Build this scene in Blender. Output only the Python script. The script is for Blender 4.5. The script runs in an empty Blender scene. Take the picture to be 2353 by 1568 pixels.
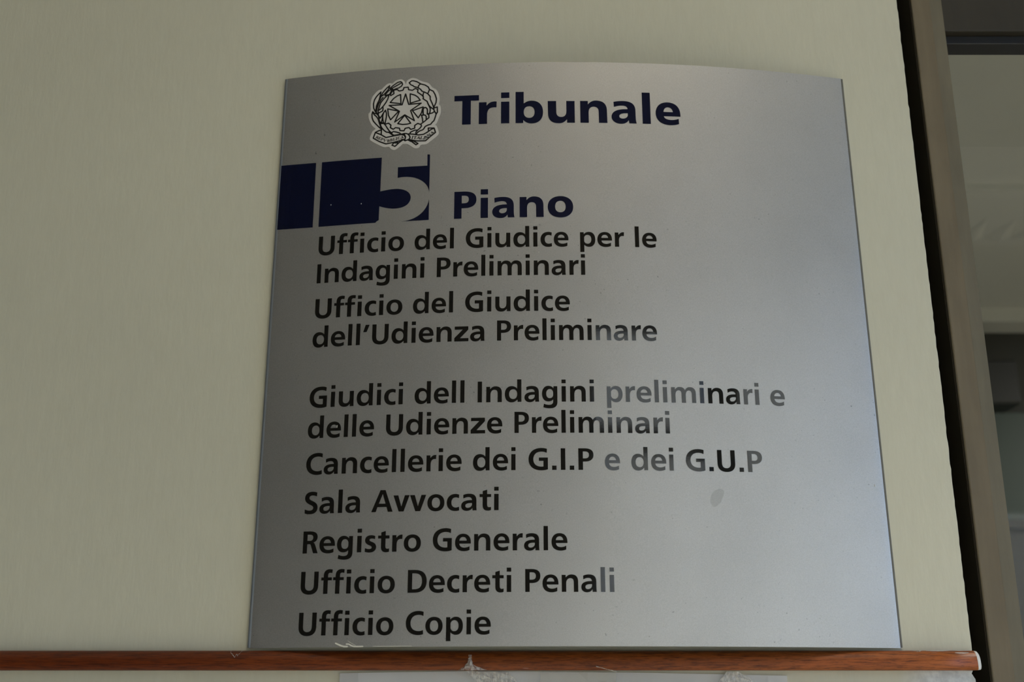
import bpy, bmesh, math, random
from mathutils import Vector, Matrix
from mathutils.geometry import delaunay_2d_cdt

random.seed(7)
SC = bpy.context.scene
COL = SC.collection
PI = math.pi

# ------------------------------------------------------------------ camera, sky, exposure
cam_d = bpy.data.cameras.new('camera')
cam = bpy.data.objects.new('camera', cam_d)
COL.objects.link(cam)
cam.location = (-0.06625, -1.28823, -0.06101)
cam.rotation_euler = (PI / 2 + 0.30693, 0, 0)
cam_d.sensor_width = 36.0
cam_d.lens = 36.0 * 2660.3 / 2353.0
cam_d.clip_start = 0.02
cam_d.clip_end = 200
cam_d.dof.use_dof = True
cam_d.dof.focus_distance = 1.33
cam_d.dof.aperture_fstop = 5.0
SC.camera = cam

W = bpy.data.worlds.new('sky')
SC.world = W
W.use_nodes = True
wn = W.node_tree.nodes
wl = W.node_tree.links
bg = wn['Background']
tc = wn.new('ShaderNodeTexCoord')
sx = wn.new('ShaderNodeSeparateXYZ')
rm = wn.new('ShaderNodeValToRGB')
wl.new(tc.outputs['Generated'], sx.inputs[0])
wl.new(sx.outputs['Z'], rm.inputs[0])
wl.new(rm.outputs[0], bg.inputs[0])
e = rm.color_ramp.elements
e[0].position = 0.0
e[0].color = (0.30, 0.36, 0.42, 1)
e[1].position = 0.08
e[1].color = (0.19, 0.45, 1.05, 1)
q = e.new(0.28)
q.color = (0.21, 0.47, 1.05, 1)
q = e.new(0.5)
q.color = (0.62, 0.74, 0.90, 1)
bg.inputs[1].default_value = 6.0

SC.view_settings.view_transform = 'Standard'
SC.view_settings.look = 'None'
SC.view_settings.exposure = 0.0
SC.view_settings.gamma = 1.0
SC.view_settings.use_curve_mapping = False
SC.cycles.use_denoising = True
SC.cycles.max_bounces = 8
SC.cycles.diffuse_bounces = 5
SC.cycles.sample_clamp_indirect = 6

ROWS = [
    ('tribunale', [('Tribunale', -0.1362, 0.13719)], 0.6079),
    ('piano', [('Piano', -0.13434, 0.00533)], 0.4852),
    ('l1', [('Ufficio', -0.29681, -0.19297), ('del', -0.18036, -0.13405), ('Giudice', -0.12012, -0.00082), ('per', 0.0127, 0.0639), ('le', 0.07653, 0.10179)], 0.448),
    ('l2', [('Indagini', -0.29696, -0.16809), ('Preliminari', -0.15342, 0.01783)], 0.4129),
    ('l3', [('Ufficio', -0.2969, -0.1926), ('del', -0.18023, -0.13381), ('Giudice', -0.11987, -0.00035)], 0.3693),
    ('l4', [("dell'Udienza", -0.29805, -0.09736), ('Preliminare', -0.08319, 0.09798)], 0.3343),
    ('l5', [('Giudici', -0.29776, -0.18899), ('dell', -0.17558, -0.11933), ('Indagini', -0.10455, 0.02488), ('preliminari', 0.03915, 0.21188), ('e', 0.22504, 0.24194)], 0.2626),
    ('l6', [('delle', -0.29774, -0.22071), ('Udienze', -0.20704, -0.07689), ('Preliminari', -0.06353, 0.10807)], 0.2273),
    ('l7', [('Cancellerie', -0.29748, -0.12145), ('dei', -0.10905, -0.06237), ('G.I.P', -0.04819, 0.0228), ('e', 0.03505, 0.05165), ('dei', 0.06403, 0.11058), ('G.U.P', 0.1243, 0.21047)], 0.1859),
    ('l8', [('Sala', -0.29663, -0.23302), ('Avvocati', -0.2204, -0.08073)], 0.1423),
    ('l9', [('Registro', -0.29622, -0.16447), ('Generale', -0.15165, -0.00703)], 0.0991),
    ('l10', [('Ufficio', -0.29637, -0.19165), ('Decreti', -0.17771, -0.0671), ('Penali', -0.05226, 0.04184)], 0.0555),
    ('l11', [('Ufficio', -0.29623, -0.19181), ('Copie', -0.17871, -0.08845)], 0.0122),
]
# outline points of the floor number (arc length, height) in 0.01 mm
FLOOR = [[[-35116,57048],[-30592,56950],[-30577,48480],[-35131,48585]],[[-29838,56961],[-22341,56955],[-22383,52504],[-22191,52540],[-22000,52573],[-21810,52603],[-21621,52630],[-21435,52654],[-21252,52674],[-21073,52690],[-20897,52702],[-20727,52709],[-20561,52712],[-20402,52711],[-20249,52704],[-20002,52669],[-19774,52619],[-19567,52555],[-19380,52477],[-19213,52387],[-19068,52285],[-18944,52173],[-18842,52049],[-18762,51917],[-18704,51776],[-18670,51627],[-18658,51471],[-18683,51274],[-18736,51088],[-18816,50916],[-18923,50759],[-19057,50618],[-19219,50494],[-19409,50390],[-19625,50304],[-19869,50241],[-20141,50199],[-20440,50182],[-20767,50189],[-20914,50206],[-21059,50226],[-21201,50249],[-21341,50274],[-21479,50302],[-21616,50333],[-21751,50368],[-21886,50406],[-22021,50447],[-22155,50492],[-22291,50541],[-22427,50593],[-22448,48805],[-22716,48660],[-22838,48497],[-29837,48490]],[[-16764,57017],[-16457,57000],[-16443,52063],[-16496,52358],[-16589,52637],[-16720,52900],[-16887,53144],[-17086,53368],[-17316,53570],[-17573,53747],[-17855,53900],[-18160,54024],[-18485,54120],[-18827,54185],[-19184,54216],[-19289,54222],[-19391,54225],[-19490,54226],[-19586,54226],[-19680,54223],[-19773,54219],[-19864,54213],[-19954,54205],[-20043,54195],[-20132,54184],[-20221,54171],[-20310,54157],[-20318,55533],[-16748,55543]],[[-16440,51174],[-16440,48509],[-19715,48480],[-19315,48506],[-18928,48570],[-18556,48672],[-18204,48811],[-17873,48986],[-17567,49197],[-17290,49443],[-17044,49723],[-16833,50036],[-16660,50383],[-16528,50762]]]
# emblem: sticker outline and drawn lines (arc length, height) in 0.01 mm
STICKER = [[-20269,67435],[-20675,67397],[-21046,67219],[-21349,66897],[-21667,67010],[-22040,66885],[-22406,66535],[-22709,66215],[-23023,66173],[-23451,65796],[-23810,65276],[-23979,64741],[-24016,64058],[-23963,63472],[-24167,63046],[-24232,63117],[-24212,62605],[-24067,62082],[-23793,61483],[-23498,61120],[-23270,60865],[-23604,60622],[-23748,60297],[-23916,59772],[-23921,59504],[-23709,59252],[-23008,58795],[-22313,58408],[-21939,58314],[-21508,58349],[-21251,58031],[-20938,57876],[-20632,57922],[-20272,58197],[-19824,58616],[-19791,58597],[-19300,58565],[-18863,58271],[-18490,58015],[-18182,57913],[-17819,58008],[-17584,58359],[-17007,58392],[-16676,58573],[-15602,59480],[-15456,59806],[-15492,60076],[-15749,60793],[-15934,60871],[-15697,61227],[-15437,61988],[-15234,62551],[-15278,63266],[-15375,63543],[-15531,63688],[-15422,64396],[-15558,65087],[-15783,65579],[-16097,65872],[-16409,66063],[-16666,66492],[-17043,66757],[-17511,66891],[-17982,67130],[-18361,67381],[-18863,67503],[-19234,67391],[-19569,67105],[-19682,66664],[-19818,67054],[-20108,67353]]
EMBLEM = [[[-21552,66361],[-21185,66677],[-20695,67018],[-20353,67095],[-20194,67014],[-20076,66728],[-20209,66462],[-20546,66247],[-20949,66140],[-21196,66022],[-21390,66210],[-21552,66361]],[[-21686,66648],[-22023,66365],[-22325,66010],[-22565,65686],[-22678,65317],[-22491,65370],[-22188,65689],[-21827,66142],[-21686,66648]],[[-22760,65874],[-23003,65619],[-23305,65267],[-23542,64840],[-23648,64300],[-23594,63714],[-23355,63182],[-23305,63519],[-23259,63993],[-23117,64392],[-22942,64789],[-22836,65330],[-22760,65874]],[[-21420,66178],[-21790,65966],[-22091,65612],[-22238,65315],[-21959,65395],[-21678,65441],[-21501,65771],[-21420,66178]],[[-21738,65343],[-22017,65262],[-22380,64880],[-22710,64427],[-22881,63962],[-23015,63324],[-22680,63569],[-22379,63921],[-22081,64375],[-21876,64804],[-21738,65343]],[[-21317,65894],[-21584,65416],[-21516,65256],[-21117,65500],[-21176,65883],[-21317,65894]],[[-23703,63243],[-23783,62875],[-23751,62429],[-23592,61975],[-23264,61541],[-22906,61140],[-22519,60772],[-22693,61292],[-22833,61709],[-23007,62232],[-23206,62520],[-23498,62817],[-23703,63243]],[[-22108,63316],[-22346,62961],[-22425,62559],[-22410,62116],[-22300,61633],[-22107,61449],[-22057,61818],[-21965,62319],[-21968,62863],[-22108,63316]],[[-22550,61653],[-22298,61566],[-22039,61275],[-21775,60816],[-21546,60462],[-21387,60316],[-21602,60282],[-21882,60319],[-22202,60579],[-22461,60903],[-22628,61220],[-22653,61492],[-22550,61653]],[[-21227,60170],[-21047,60342],[-20611,60226],[-20268,60102],[-20078,59921],[-20907,59828],[-21190,59966],[-21227,60170]],[[-21548,64316],[-21128,64848],[-20700,65158],[-20284,65315],[-20200,64060],[-21548,64316]],[[-19085,65331],[-18489,65101],[-18142,64838],[-17822,64372],[-19050,64046],[-19085,65331]],[[-18744,63004],[-17445,63429],[-17626,62626],[-18010,61988],[-18744,63004]],[[-21832,63467],[-20450,63056],[-21424,61955],[-21709,62571],[-21832,63467]],[[-19686,62439],[-18915,61321],[-19374,61217],[-19929,61215],[-20522,61365],[-19686,62439]],[[-19660,65355],[-19231,63888],[-17688,63955],[-18976,63037],[-18477,61630],[-19688,62507],[-20901,61612],[-20356,63032],[-21675,63926],[-20056,63896],[-19660,65355]],[[-19708,59979],[-19431,59971],[-19166,59826],[-18991,59580],[-18954,59344],[-19102,59153],[-19375,59054],[-19557,58999],[-19591,59118],[-19495,59513],[-19708,59979]],[[-18945,59026],[-18194,58379],[-17954,58531],[-18482,58880],[-18945,59026]],[[-20937,58809],[-21143,58523],[-20768,58330],[-20320,58766],[-20937,58809]],[[-21361,66276],[-20222,66912]],[[-22482,65094],[-22781,64673],[-23016,64213],[-23155,63711],[-23230,63205]],[[-22678,65317],[-22794,65051],[-22911,64786]],[[-21708,66339],[-21449,66111],[-21101,65997],[-20727,66037],[-20470,65811],[-20005,65896],[-19860,66264],[-19904,66250],[-19359,66261],[-19303,65913],[-18818,65793],[-18482,66027],[-18137,65866],[-18174,65491],[-17622,65043],[-17462,64827]],[[-21165,66019],[-21155,65709]],[[-22434,63720],[-22415,63616],[-22449,63244],[-22910,63009],[-23062,62885],[-23291,63142]],[[-23015,63324],[-23002,62948],[-22959,62636],[-22728,62277],[-22551,62569],[-22346,62961]],[[-23287,63037],[-22959,62636],[-22807,61877],[-22674,61629]],[[-22422,62457],[-22498,61954],[-22611,61624],[-22359,61537]],[[-23703,63243],[-23505,62987],[-23189,62927]],[[-22674,61629],[-22420,61507]],[[-22139,61486],[-21951,61437],[-21674,61518],[-21354,61223],[-21421,60891],[-21057,60645],[-20785,60844],[-20287,60742],[-20216,60417],[-19721,60349],[-19574,60675],[-19114,60746],[-18892,60479],[-18405,60615],[-18414,60986],[-18052,61232],[-17649,61055]],[[-21387,60316],[-21227,60170]],[[-21602,60282],[-21221,59968],[-21000,59818]],[[-22519,60772],[-22525,60066]],[[-22516,60671],[-22824,60594],[-23253,60409],[-23505,59638],[-22709,59107],[-21891,58744],[-20970,58878],[-19687,59175]],[[-23220,60356],[-22555,60034],[-21920,59600],[-20998,59751],[-19984,59881],[-19646,59891]],[[-20783,58798],[-20327,59001],[-19810,59166]],[[-20320,58766],[-19869,59103]],[[-19738,59965],[-19983,59914]],[[-19962,59210],[-19745,59145],[-19558,59016]],[[-19950,59845],[-19671,59759],[-19541,59516]],[[-19183,59894],[-18599,59823],[-17922,59680],[-17342,59712],[-16950,59923],[-16380,60325],[-16033,60490],[-16750,60531],[-16713,60211]],[[-16033,60490],[-15853,59895],[-16421,59425],[-17048,58844],[-18146,58892],[-18978,59111]],[[-19192,59092],[-18849,58870]],[[-15784,62513],[-15925,61947],[-16068,61483],[-16278,61293],[-16456,61035],[-16820,60921],[-17122,60771],[-17328,60414],[-17508,60291],[-17691,60252],[-17932,60116],[-18171,59863],[-18261,59801],[-18238,60101],[-18059,60291]],[[-17650,61106],[-17583,60833],[-17790,60543],[-18060,60325],[-18398,60346],[-18913,60111],[-18969,59914]],[[-17651,61140],[-17230,61450],[-16930,61736],[-16689,61924],[-16730,62365],[-16580,62526]],[[-17650,62354],[-17586,62249],[-17484,61837],[-17444,61430]],[[-17526,62313],[-17189,62326],[-17030,62113],[-17023,61775]],[[-17444,62748],[-17404,62339]],[[-16918,62580],[-16730,62365]],[[-19251,66874],[-18946,67111],[-18696,67093],[-18288,66944],[-17814,66601],[-17283,66428],[-16874,66126],[-16712,65773],[-16244,65504],[-15987,65010],[-15822,64419],[-15873,63912],[-16077,63414],[-16133,63145]],[[-19251,66874],[-19056,66584],[-18772,66426],[-18613,66277],[-18206,66146],[-17827,65879],[-17635,65592],[-17385,65473],[-16947,65239],[-16598,64807],[-16590,64431],[-16364,63906],[-16202,63489],[-16134,63179]],[[-17875,66571],[-18057,66411],[-18113,66139]],[[-16711,65739],[-16886,65270]],[[-17414,65406],[-17498,65035],[-17428,64688],[-17487,64556],[-16953,64147],[-16853,63800],[-16630,63446],[-16317,63156],[-16100,63008]],[[-16953,64112],[-16757,63624],[-16563,63171],[-16556,62831],[-16640,62464]],[[-16134,63179],[-15708,63324],[-15663,62610],[-15812,62382],[-16033,62733],[-16131,63044]],[[-16033,62733],[-16274,62544],[-16640,62464],[-16884,62411]],[[-15812,62416],[-15782,62446]],[[-17422,63122],[-17304,63318],[-17120,63340],[-16930,63125],[-16894,62852],[-16915,62413]],[[-17437,63089],[-17404,62341]]]
RIBBON = [["REPV", [-23241, 59651], [-21962, 59017]], ["BBLICA", [-21744, 58951], [-19724, 59378]], ["ITALI", [-18797, 59233], [-17113, 59047]], ["ANA", [-17068, 59061], [-15944, 59866]]]
SCRAPS = [[[-25402, 397], [-24878, 184], [-24470, 35], [-24113, 7]], [[-24216, 316], [-23948, 302], [-23675, 145], [-23361, 48], [-22431, 20]], [[-24074, 636], [-23686, 404], [-23233, 171]], [[-21330, 12], [-19360, 20], [-17186, 12]]]
FLECKS = [[-28410, 51203], [-24655, 51066], [-25752, 34267], [-15622, 34119], [-26355, 23969], [34198, 17575], [-3533, 44088]]
STAIN = [[15955, 16668], [16242, 16612], [16499, 16414], [16432, 15966], [16221, 15517], [16080, 15191], [15776, 14903], [15603, 14739], [15272, 14693], [15000, 14971], [14941, 15413], [15094, 15982], [15404, 16393]]


# ------------------------------------------------------------------ helpers
def tag(o, label=None, cat=None, group=None, kind=None):
    if label: o['label'] = label
    if cat: o['category'] = cat
    if group: o['group'] = group
    if kind: o['kind'] = kind
    return o

def obj(name, bm, mat, parent=None, smooth=False):
    me = bpy.data.meshes.new(name)
    bm.normal_update()
    bm.to_mesh(me)
    bm.free()
    o = bpy.data.objects.new(name, me)
    COL.objects.link(o)
    if mat: me.materials.append(mat)
    if smooth:
        for p in me.polygons: p.use_smooth = True
    if parent: o.parent = parent
    return o

def empty(name, loc=(0, 0, 0)):
    o = bpy.data.objects.new(name, None)
    o.location = loc
    o.empty_display_size = 0.05
    COL.objects.link(o)
    return o

def box(bm, x0, x1, y0, y1, z0, z1, bev=0.0, seg=2):
    r = bmesh.ops.create_cube(bm, size=1.0)
    vs = r['verts']
    for v in vs:
        v.co = Vector((x0 if v.co.x < 0 else x1, y0 if v.co.y < 0 else y1, z0 if v.co.z < 0 else z1))
    if bev:
        es = list({ed for v in vs for ed in v.link_edges})
        bmesh.ops.bevel(bm, geom=es, offset=bev, segments=seg, profile=0.5, affect='EDGES')
    return bm

def mk_box(name, dims, mat, parent=None, bev=0.0, kind='structure'):
    bm = bmesh.new()
    box(bm, *dims, bev=bev)
    o = obj(name, bm, mat, parent)
    if not parent and kind: o['kind'] = kind
    return o

# ------------------------------------------------------------------ materials
def new_mat(name):
    m = bpy.data.materials.new(name)
    m.use_nodes = True
    nt = m.node_tree
    return m, nt, nt.nodes['Principled BSDF']

def simple(name, col, rough=0.5, metal=0.0, spec=0.5, **kw):
    m, nt, b = new_mat(name)
    b.inputs['Base Color'].default_value = (*col, 1)
    b.inputs['Roughness'].default_value = rough
    b.inputs['Metallic'].default_value = metal
    b.inputs['Specular IOR Level'].default_value = spec
    for k, v in kw.items():
        b.inputs[k.replace('_', ' ')].default_value = v
    return m

def N(nt, typ, **kw):
    n = nt.nodes.new(typ)
    for k, v in kw.items():
        if k in n.inputs: n.inputs[k].default_value = v
        else: setattr(n, k, v)
    return n

def coords(nt, scale=(1, 1, 1), rot=(0, 0, 0)):
    t = N(nt, 'ShaderNodeTexCoord')
    mp = N(nt, 'ShaderNodeMapping')
    mp.inputs['Scale'].default_value = scale
    mp.inputs['Rotation'].default_value = rot
    nt.links.new(t.outputs['Object'], mp.inputs[0])
    return mp.outputs[0]

def noise(nt, vec, scale, detail=4, rough=0.5):
    n = N(nt, 'ShaderNodeTexNoise')
    n.inputs['Scale'].default_value = scale
    n.inputs['Detail'].default_value = detail
    n.inputs['Roughness'].default_value = rough
    nt.links.new(vec, n.inputs['Vector'])
    return n.outputs['Fac']

def ramp(nt, fac, stops):
    r = N(nt, 'ShaderNodeValToRGB')
    els = r.color_ramp.elements
    els[0].position, els[0].color = stops[0][0], (*stops[0][1], 1)
    els[1].position, els[1].color = stops[1][0], (*stops[1][1], 1)
    for p, c in stops[2:]:
        k = els.new(p)
        k.color = (*c, 1)
    nt.links.new(fac, r.inputs[0])
    return r.outputs[0]

def mixc(nt, fac, a, b, mode='MIX'):
    m = N(nt, 'ShaderNodeMix', data_type='RGBA', blend_type=mode)
    if isinstance(fac, (int, float)): m.inputs[0].default_value = fac
    else: nt.links.new(fac, m.inputs[0])
    for i, v in ((6, a), (7, b)):
        if isinstance(v, tuple): m.inputs[i].default_value = (*v, 1)
        else: nt.links.new(v, m.inputs[i])
    return m.outputs[2]

def bump(nt, b, h, strength=0.2, dist=0.001):
    n = N(nt, 'ShaderNodeBump')
    n.inputs['Strength'].default_value = strength
    n.inputs['Distance'].default_value = dist
    nt.links.new(h, n.inputs['Height'])
    nt.links.new(n.outputs[0], b.inputs['Normal'])

def paint_mat(name, col, dirt=0.0):
    m, nt, b = new_mat(name)
    v = coords(nt)
    vb = coords(nt, (1, 1, 0.22))
    n1 = noise(nt, v, 2.2, 3)
    c1 = tuple(c * 0.955 for c in col)
    c2 = tuple(min(1, c * 1.03) for c in col)
    base = ramp(nt, n1, [(0.3, c1), (0.7, c2)])
    n2 = noise(nt, vb, 130, 3, 0.6)
    base = mixc(nt, 0.035, base, ramp(nt, n2, [(0.3, (0.2, 0.2, 0.17)), (0.7, (0.9, 0.9, 0.8))]))
    # faint specks of dirt in the paint
    n3 = noise(nt, v, 210, 2, 0.5)
    sp = ramp(nt, n3, [(0.76, (0, 0, 0)), (0.80, (1, 1, 1))])
    base = mixc(nt, sp, base, tuple(c * 0.82 for c in col))
    if dirt:
        # whitewashed, smudged patch and a dark hairline crack near the free end of the wall, below the rail
        vm = N(nt, 'ShaderNodeVectorMath', operation='DISTANCE')
        sc_ = coords(nt, (1, 0, 1.5))
        nt.links.new(sc_, vm.inputs[0])
        vm.inputs[1].default_value = (0.400, 0, -0.054)
        near = ramp(nt, vm.outputs['Value'], [(0.020, (1, 1, 1)), (0.055, (0, 0, 0))])
        n6 = noise(nt, v, 90, 4, 0.6)
        sm = ramp(nt, n6, [(0.40, (0.52, 0.54, 0.53)), (0.6, (0.68, 0.70, 0.675))])
        base = mixc(nt, near, base, sm)
    nt.links.new(base, b.inputs['Base Color'])
    b.inputs['Roughness'].default_value = 0.55
    b.inputs['Specular IOR Level'].default_value = 0.3
    h = noise(nt, vb, 260, 4, 0.6)
    bump(nt, b, h, 0.20, 0.0010)
    return m

M_WALL = paint_mat('cream_wall_paint', (0.60, 0.585, 0.455), 1.0)
M_PAINTW = paint_mat('white_chipped_paint', (0.70, 0.71, 0.68))
M_CEIL = simple('white_ceiling_paint', (0.78, 0.77, 0.72), 0.8)
M_DARKWALL = simple('brown_panelling', (0.10, 0.085, 0.065), 0.6)
M_FLOOR = simple('pale_stone_floor', (0.62, 0.60, 0.54), 0.5)
M_BACK = simple('warm_grey_wall_paint', (0.30, 0.28, 0.24), 0.7)
M_WFRAME = simple('grey_window_aluminium', (0.10, 0.10, 0.095), 0.4)

def panel_mat():
    m, nt, b = new_mat('silver_satin_metal')
    v = coords(nt)
    n1 = noise(nt, v, 900, 2, 0.6)
    base = ramp(nt, n1, [(0.25, (0.42, 0.42, 0.41)), (0.75, (0.54, 0.54, 0.53))])
    n2 = noise(nt, v, 3.5, 4, 0.6)
    base = mixc(nt, 0.16, base, ramp(nt, n2, [(0.35, (0.35, 0.35, 0.33)), (0.65, (0.75, 0.75, 0.73))]))
    # scattered dark pits and dust
    n3 = noise(nt, v, 330, 1, 0.4)
    sp = ramp(nt, n3, [(0.735, (0, 0, 0)), (0.80, (1, 1, 1))])
    n5 = noise(nt, v, 14, 2, 0.5)
    sp2 = mixc(nt, 1.0, sp, ramp(nt, n5, [(0.46, (0, 0, 0)), (0.6, (0.75, 0.75, 0.75))]), 'MULTIPLY')
    base = mixc(nt, sp2, base, (0.22, 0.22, 0.21))
    nt.links.new(base, b.inputs['Base Color'])
    b.inputs['Metallic'].default_value = 0.84
    b.inputs['Coat Weight'].default_value = 0.4
    b.inputs['Coat Roughness'].default_value = 0.22
    r = ramp(nt, n1, [(0.3, (0.44, 0.44, 0.44)), (0.7, (0.50, 0.50, 0.50))])
    nt.links.new(r, b.inputs['Roughness'])
    bump(nt, b, n1, 0.06, 0.0004)
    return m

M_PANEL = panel_mat()
M_EDGE = simple('grey_edge_film', (0.34, 0.38, 0.42), 0.35, 0.7)

def vinyl(name, col, rough=0.055):
    m, nt, b = new_mat(name)
    v = coords(nt)
    b.inputs['Base Color'].default_value = (*col, 1)
    b.inputs['Roughness'].default_value = rough
    b.inputs['Specular IOR Level'].default_value = 0.68
    bump(nt, b, noise(nt, v, 700, 2, 0.5), 0.03, 0.0002)
    return m

M_BLACK = vinyl('black_vinyl', (0.0085, 0.0083, 0.0072))
M_NAVY = vinyl('navy_vinyl', (0.0048, 0.0072, 0.0270), 0.10)
M_STICK = simple('white_sticker_film', (0.66, 0.64, 0.60), 0.4)
M_INK = simple('black_print', (0.006, 0.006, 0.006), 0.35)

def wood_mat():
    m, nt, b = new_mat('varnished_red_wood')
    v = coords(nt, (1, 8, 14), (0, 0.02, 0))
    vw = coords(nt, (1.0, 6, 9))
    n0 = noise(nt, vw, 3.0, 3, 0.6)
    base = ramp(nt, n0, [(0.3, (0.25, 0.060, 0.012)), (0.7, (0.36, 0.098, 0.022))])
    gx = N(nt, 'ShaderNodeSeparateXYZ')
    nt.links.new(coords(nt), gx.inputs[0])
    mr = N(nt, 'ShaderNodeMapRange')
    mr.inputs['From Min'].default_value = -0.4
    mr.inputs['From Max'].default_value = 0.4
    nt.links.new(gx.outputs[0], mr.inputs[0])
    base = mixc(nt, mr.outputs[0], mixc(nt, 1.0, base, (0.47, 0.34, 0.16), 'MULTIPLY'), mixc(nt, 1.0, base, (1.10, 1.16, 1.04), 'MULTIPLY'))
    n1 = noise(nt, v, 44, 5, 0.68)
    st = ramp(nt, n1, [(0.36, (0.32, 0.27, 0.25)), (0.55, (1, 1, 1))])
    base = mixc(nt, 0.85, base, st, 'MULTIPLY')
    # short dark pores running along the grain
    vp = coords(nt, (1, 9, 15), (0, 0.05, 0))
    n2 = noise(nt, vp, 85, 2, 0.5)
    po = ramp(nt, n2, [(0.60, (0, 0, 0)), (0.68, (0.85, 0.85, 0.85))])
    base = mixc(nt, po, base, (0.075, 0.020, 0.008))
    # rubbed grey paint smears
    n4 = noise(nt, coords(nt, (0.9, 4, 9)), 36, 3, 0.6)
    sm = ramp(nt, n4, [(0.72, (0, 0, 0)), (0.82, (0.45, 0.45, 0.45))])
    base = mixc(nt, sm, base, (0.42, 0.36, 0.33))
    nt.links.new(base, b.inputs['Base Color'])
    b.inputs['Roughness'].default_value = 0.45
    b.inputs['Specular IOR Level'].default_value = 0.3
    bump(nt, b, n1, 0.12, 0.0005)
    return m

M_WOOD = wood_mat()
M_PAPER = simple('white_paper', (0.91, 0.92, 0.92), 0.7)
M_RESIDUE = simple('cream_tape_residue', (0.75, 0.74, 0.66), 0.5)

def tape_mat(name, op):
    m, nt, b = new_mat(name)
    b.inputs['Base Color'].default_value = (0.86, 0.85, 0.79, 1)
    b.inputs['Roughness'].default_value = 0.18
    a_ = ramp(nt, noise(nt, coords(nt, (1, 1, 0.35)), 320, 3, 0.6), [(0.38, (op * 0.35,) * 3), (0.62, (min(1, op * 1.6),) * 3)])
    nt.links.new(a_, b.inputs['Alpha'])
    b.inputs['Specular IOR Level'].default_value = 0.9
    bump(nt, b, noise(nt, coords(nt), 260, 3, 0.6), 0.35, 0.001)
    return m

M_TAPE = simple('clear_tape', (0.80, 0.78, 0.66), 0.2, 0, 0.7, Alpha=0.22)
M_TAPEW = tape_mat('crumpled_clear_tape', 0.55)
M_TAPECURL = tape_mat('whitened_tape_curl', 0.85)

def metal_mat(name, c1, c2, rough=0.6, metal=0.0):
    m, nt, b = new_mat(name)
    v = coords(nt)
    vs = coords(nt, (1, 1, 0.12))
    n1 = noise(nt, v, 7, 4, 0.6)
    n2 = noise(nt, vs, 60, 4, 0.6)
    base = ramp(nt, n1, [(0.35, c1), (0.7, c2)])
    base = mixc(nt, 0.25, base, ramp(nt, n2, [(0.3, tuple(c * 0.55 for c in c1)), (0.7, tuple(min(1, c * 1.3) for c in c2))]))
    n3 = noise(nt, v, 120, 2, 0.5)
    sp = ramp(nt, n3, [(0.77, (0, 0, 0)), (0.83, (0.7, 0.7, 0.7))])
    base = mixc(nt, sp, base, (0.05, 0.035, 0.02))
    nt.links.new(base, b.inputs['Base Color'])
    b.inputs['Roughness'].default_value = rough
    b.inputs['Metallic'].default_value = metal
    bump(nt, b, n2, 0.08, 0.0006)
    return m

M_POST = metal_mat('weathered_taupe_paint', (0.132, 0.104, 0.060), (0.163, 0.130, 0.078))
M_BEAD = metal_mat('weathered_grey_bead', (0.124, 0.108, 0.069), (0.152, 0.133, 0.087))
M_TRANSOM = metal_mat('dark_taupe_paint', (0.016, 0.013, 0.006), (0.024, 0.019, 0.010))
M_REVEAL = simple('dark_gap_brown', (0.020, 0.0155, 0.009), 0.7, 0, 0.1)  # dark enough to carry the shade of the gap beside the post
M_GASKET = simple('black_rubber_gasket', (0.012, 0.012, 0.013), 0.5)

def glass_mat():
    m, nt, b = new_mat('clear_glass')
    out = nt.nodes['Material Output']
    t = N(nt, 'ShaderNodeBsdfTransparent')
    t.inputs[0].default_value = (0.93, 0.94, 0.925, 1)
    g = N(nt, 'ShaderNodeBsdfGlossy')
    g.inputs['Roughness'].default_value = 0.02
    f = N(nt, 'ShaderNodeFresnel')
    f.inputs[0].default_value = 1.5
    mx = N(nt, 'ShaderNodeMixShader')
    gm = N(nt, 'ShaderNodeNewGeometry')
    mt = N(nt, 'ShaderNodeMath', operation='SUBTRACT')
    mt.use_clamp = True
    nt.links.new(f.outputs[0], mt.inputs[0])
    nt.links.new(gm.outputs['Backfacing'], mt.inputs[1])     # one reflection per pane, at its outer skin
    nt.links.new(mt.outputs[0], mx.inputs[0])
    nt.links.new(t.outputs[0], mx.inputs[1])
    nt.links.new(g.outputs[0], mx.inputs[2])
    nt.links.new(mx.outputs[0], out.inputs[0])
    return m

M_GLASS = glass_mat()
M_FACADE = simple('pale_render', (0.83, 0.645, 0.455), 0.9)
M_GROUND = simple('asphalt_ground', (0.12, 0.12, 0.12), 0.9)
M_BLACKBOX = simple('black_plastic', (0.006, 0.007, 0.008), 0.5)
M_FARWALL = simple('charcoal_wall', (0.030, 0.031, 0.028), 0.7)
M_GREEN = simple('grey_green_board', (0.020, 0.042, 0.034), 0.5)
M_CORR = simple('corridor_grey_paint', (0.55, 0.55, 0.515), 0.8)

# ------------------------------------------------------------------ the room (its sign wall is the plane y = 0)
FZ, CZ = -1.55, 2.60            # floor and ceiling heights: sign's lower edge is z = 0
XL, XR, YB = -2.6, 3.7, -3.0    # left wall, right wall, back wall with the window
WE = 0.4290                     # free right-hand end of the sign wall
mk_box('floor', (XL - .1, XR + .1, YB - .2, 3.2, FZ - .1, FZ), M_FLOOR)
mk_box('ceiling', (XL - .1, XR + .1, YB - .2, 0.12, CZ, CZ + .1), M_CEIL)
mk_box('wall_left', (XL - .1, XL, YB - .2, 0.12, FZ, CZ), M_DARKWALL)
VY0, VY1, VZ0, VZ1 = -2.75, -0.35, -0.75, 1.55
bm = bmesh.new()
box(bm, XR, XR + .1, YB - .2, VY0, FZ, CZ)
box(bm, XR, XR + .1, VY1, 3.2, FZ, CZ)
box(bm, XR, XR + .1, VY0, VY1, FZ, VZ0)
box(bm, XR, XR + .1, VY0, VY1, VZ1, CZ)
o = obj('wall_right', bm, M_BACK)
o['kind'] = 'structure'

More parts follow.
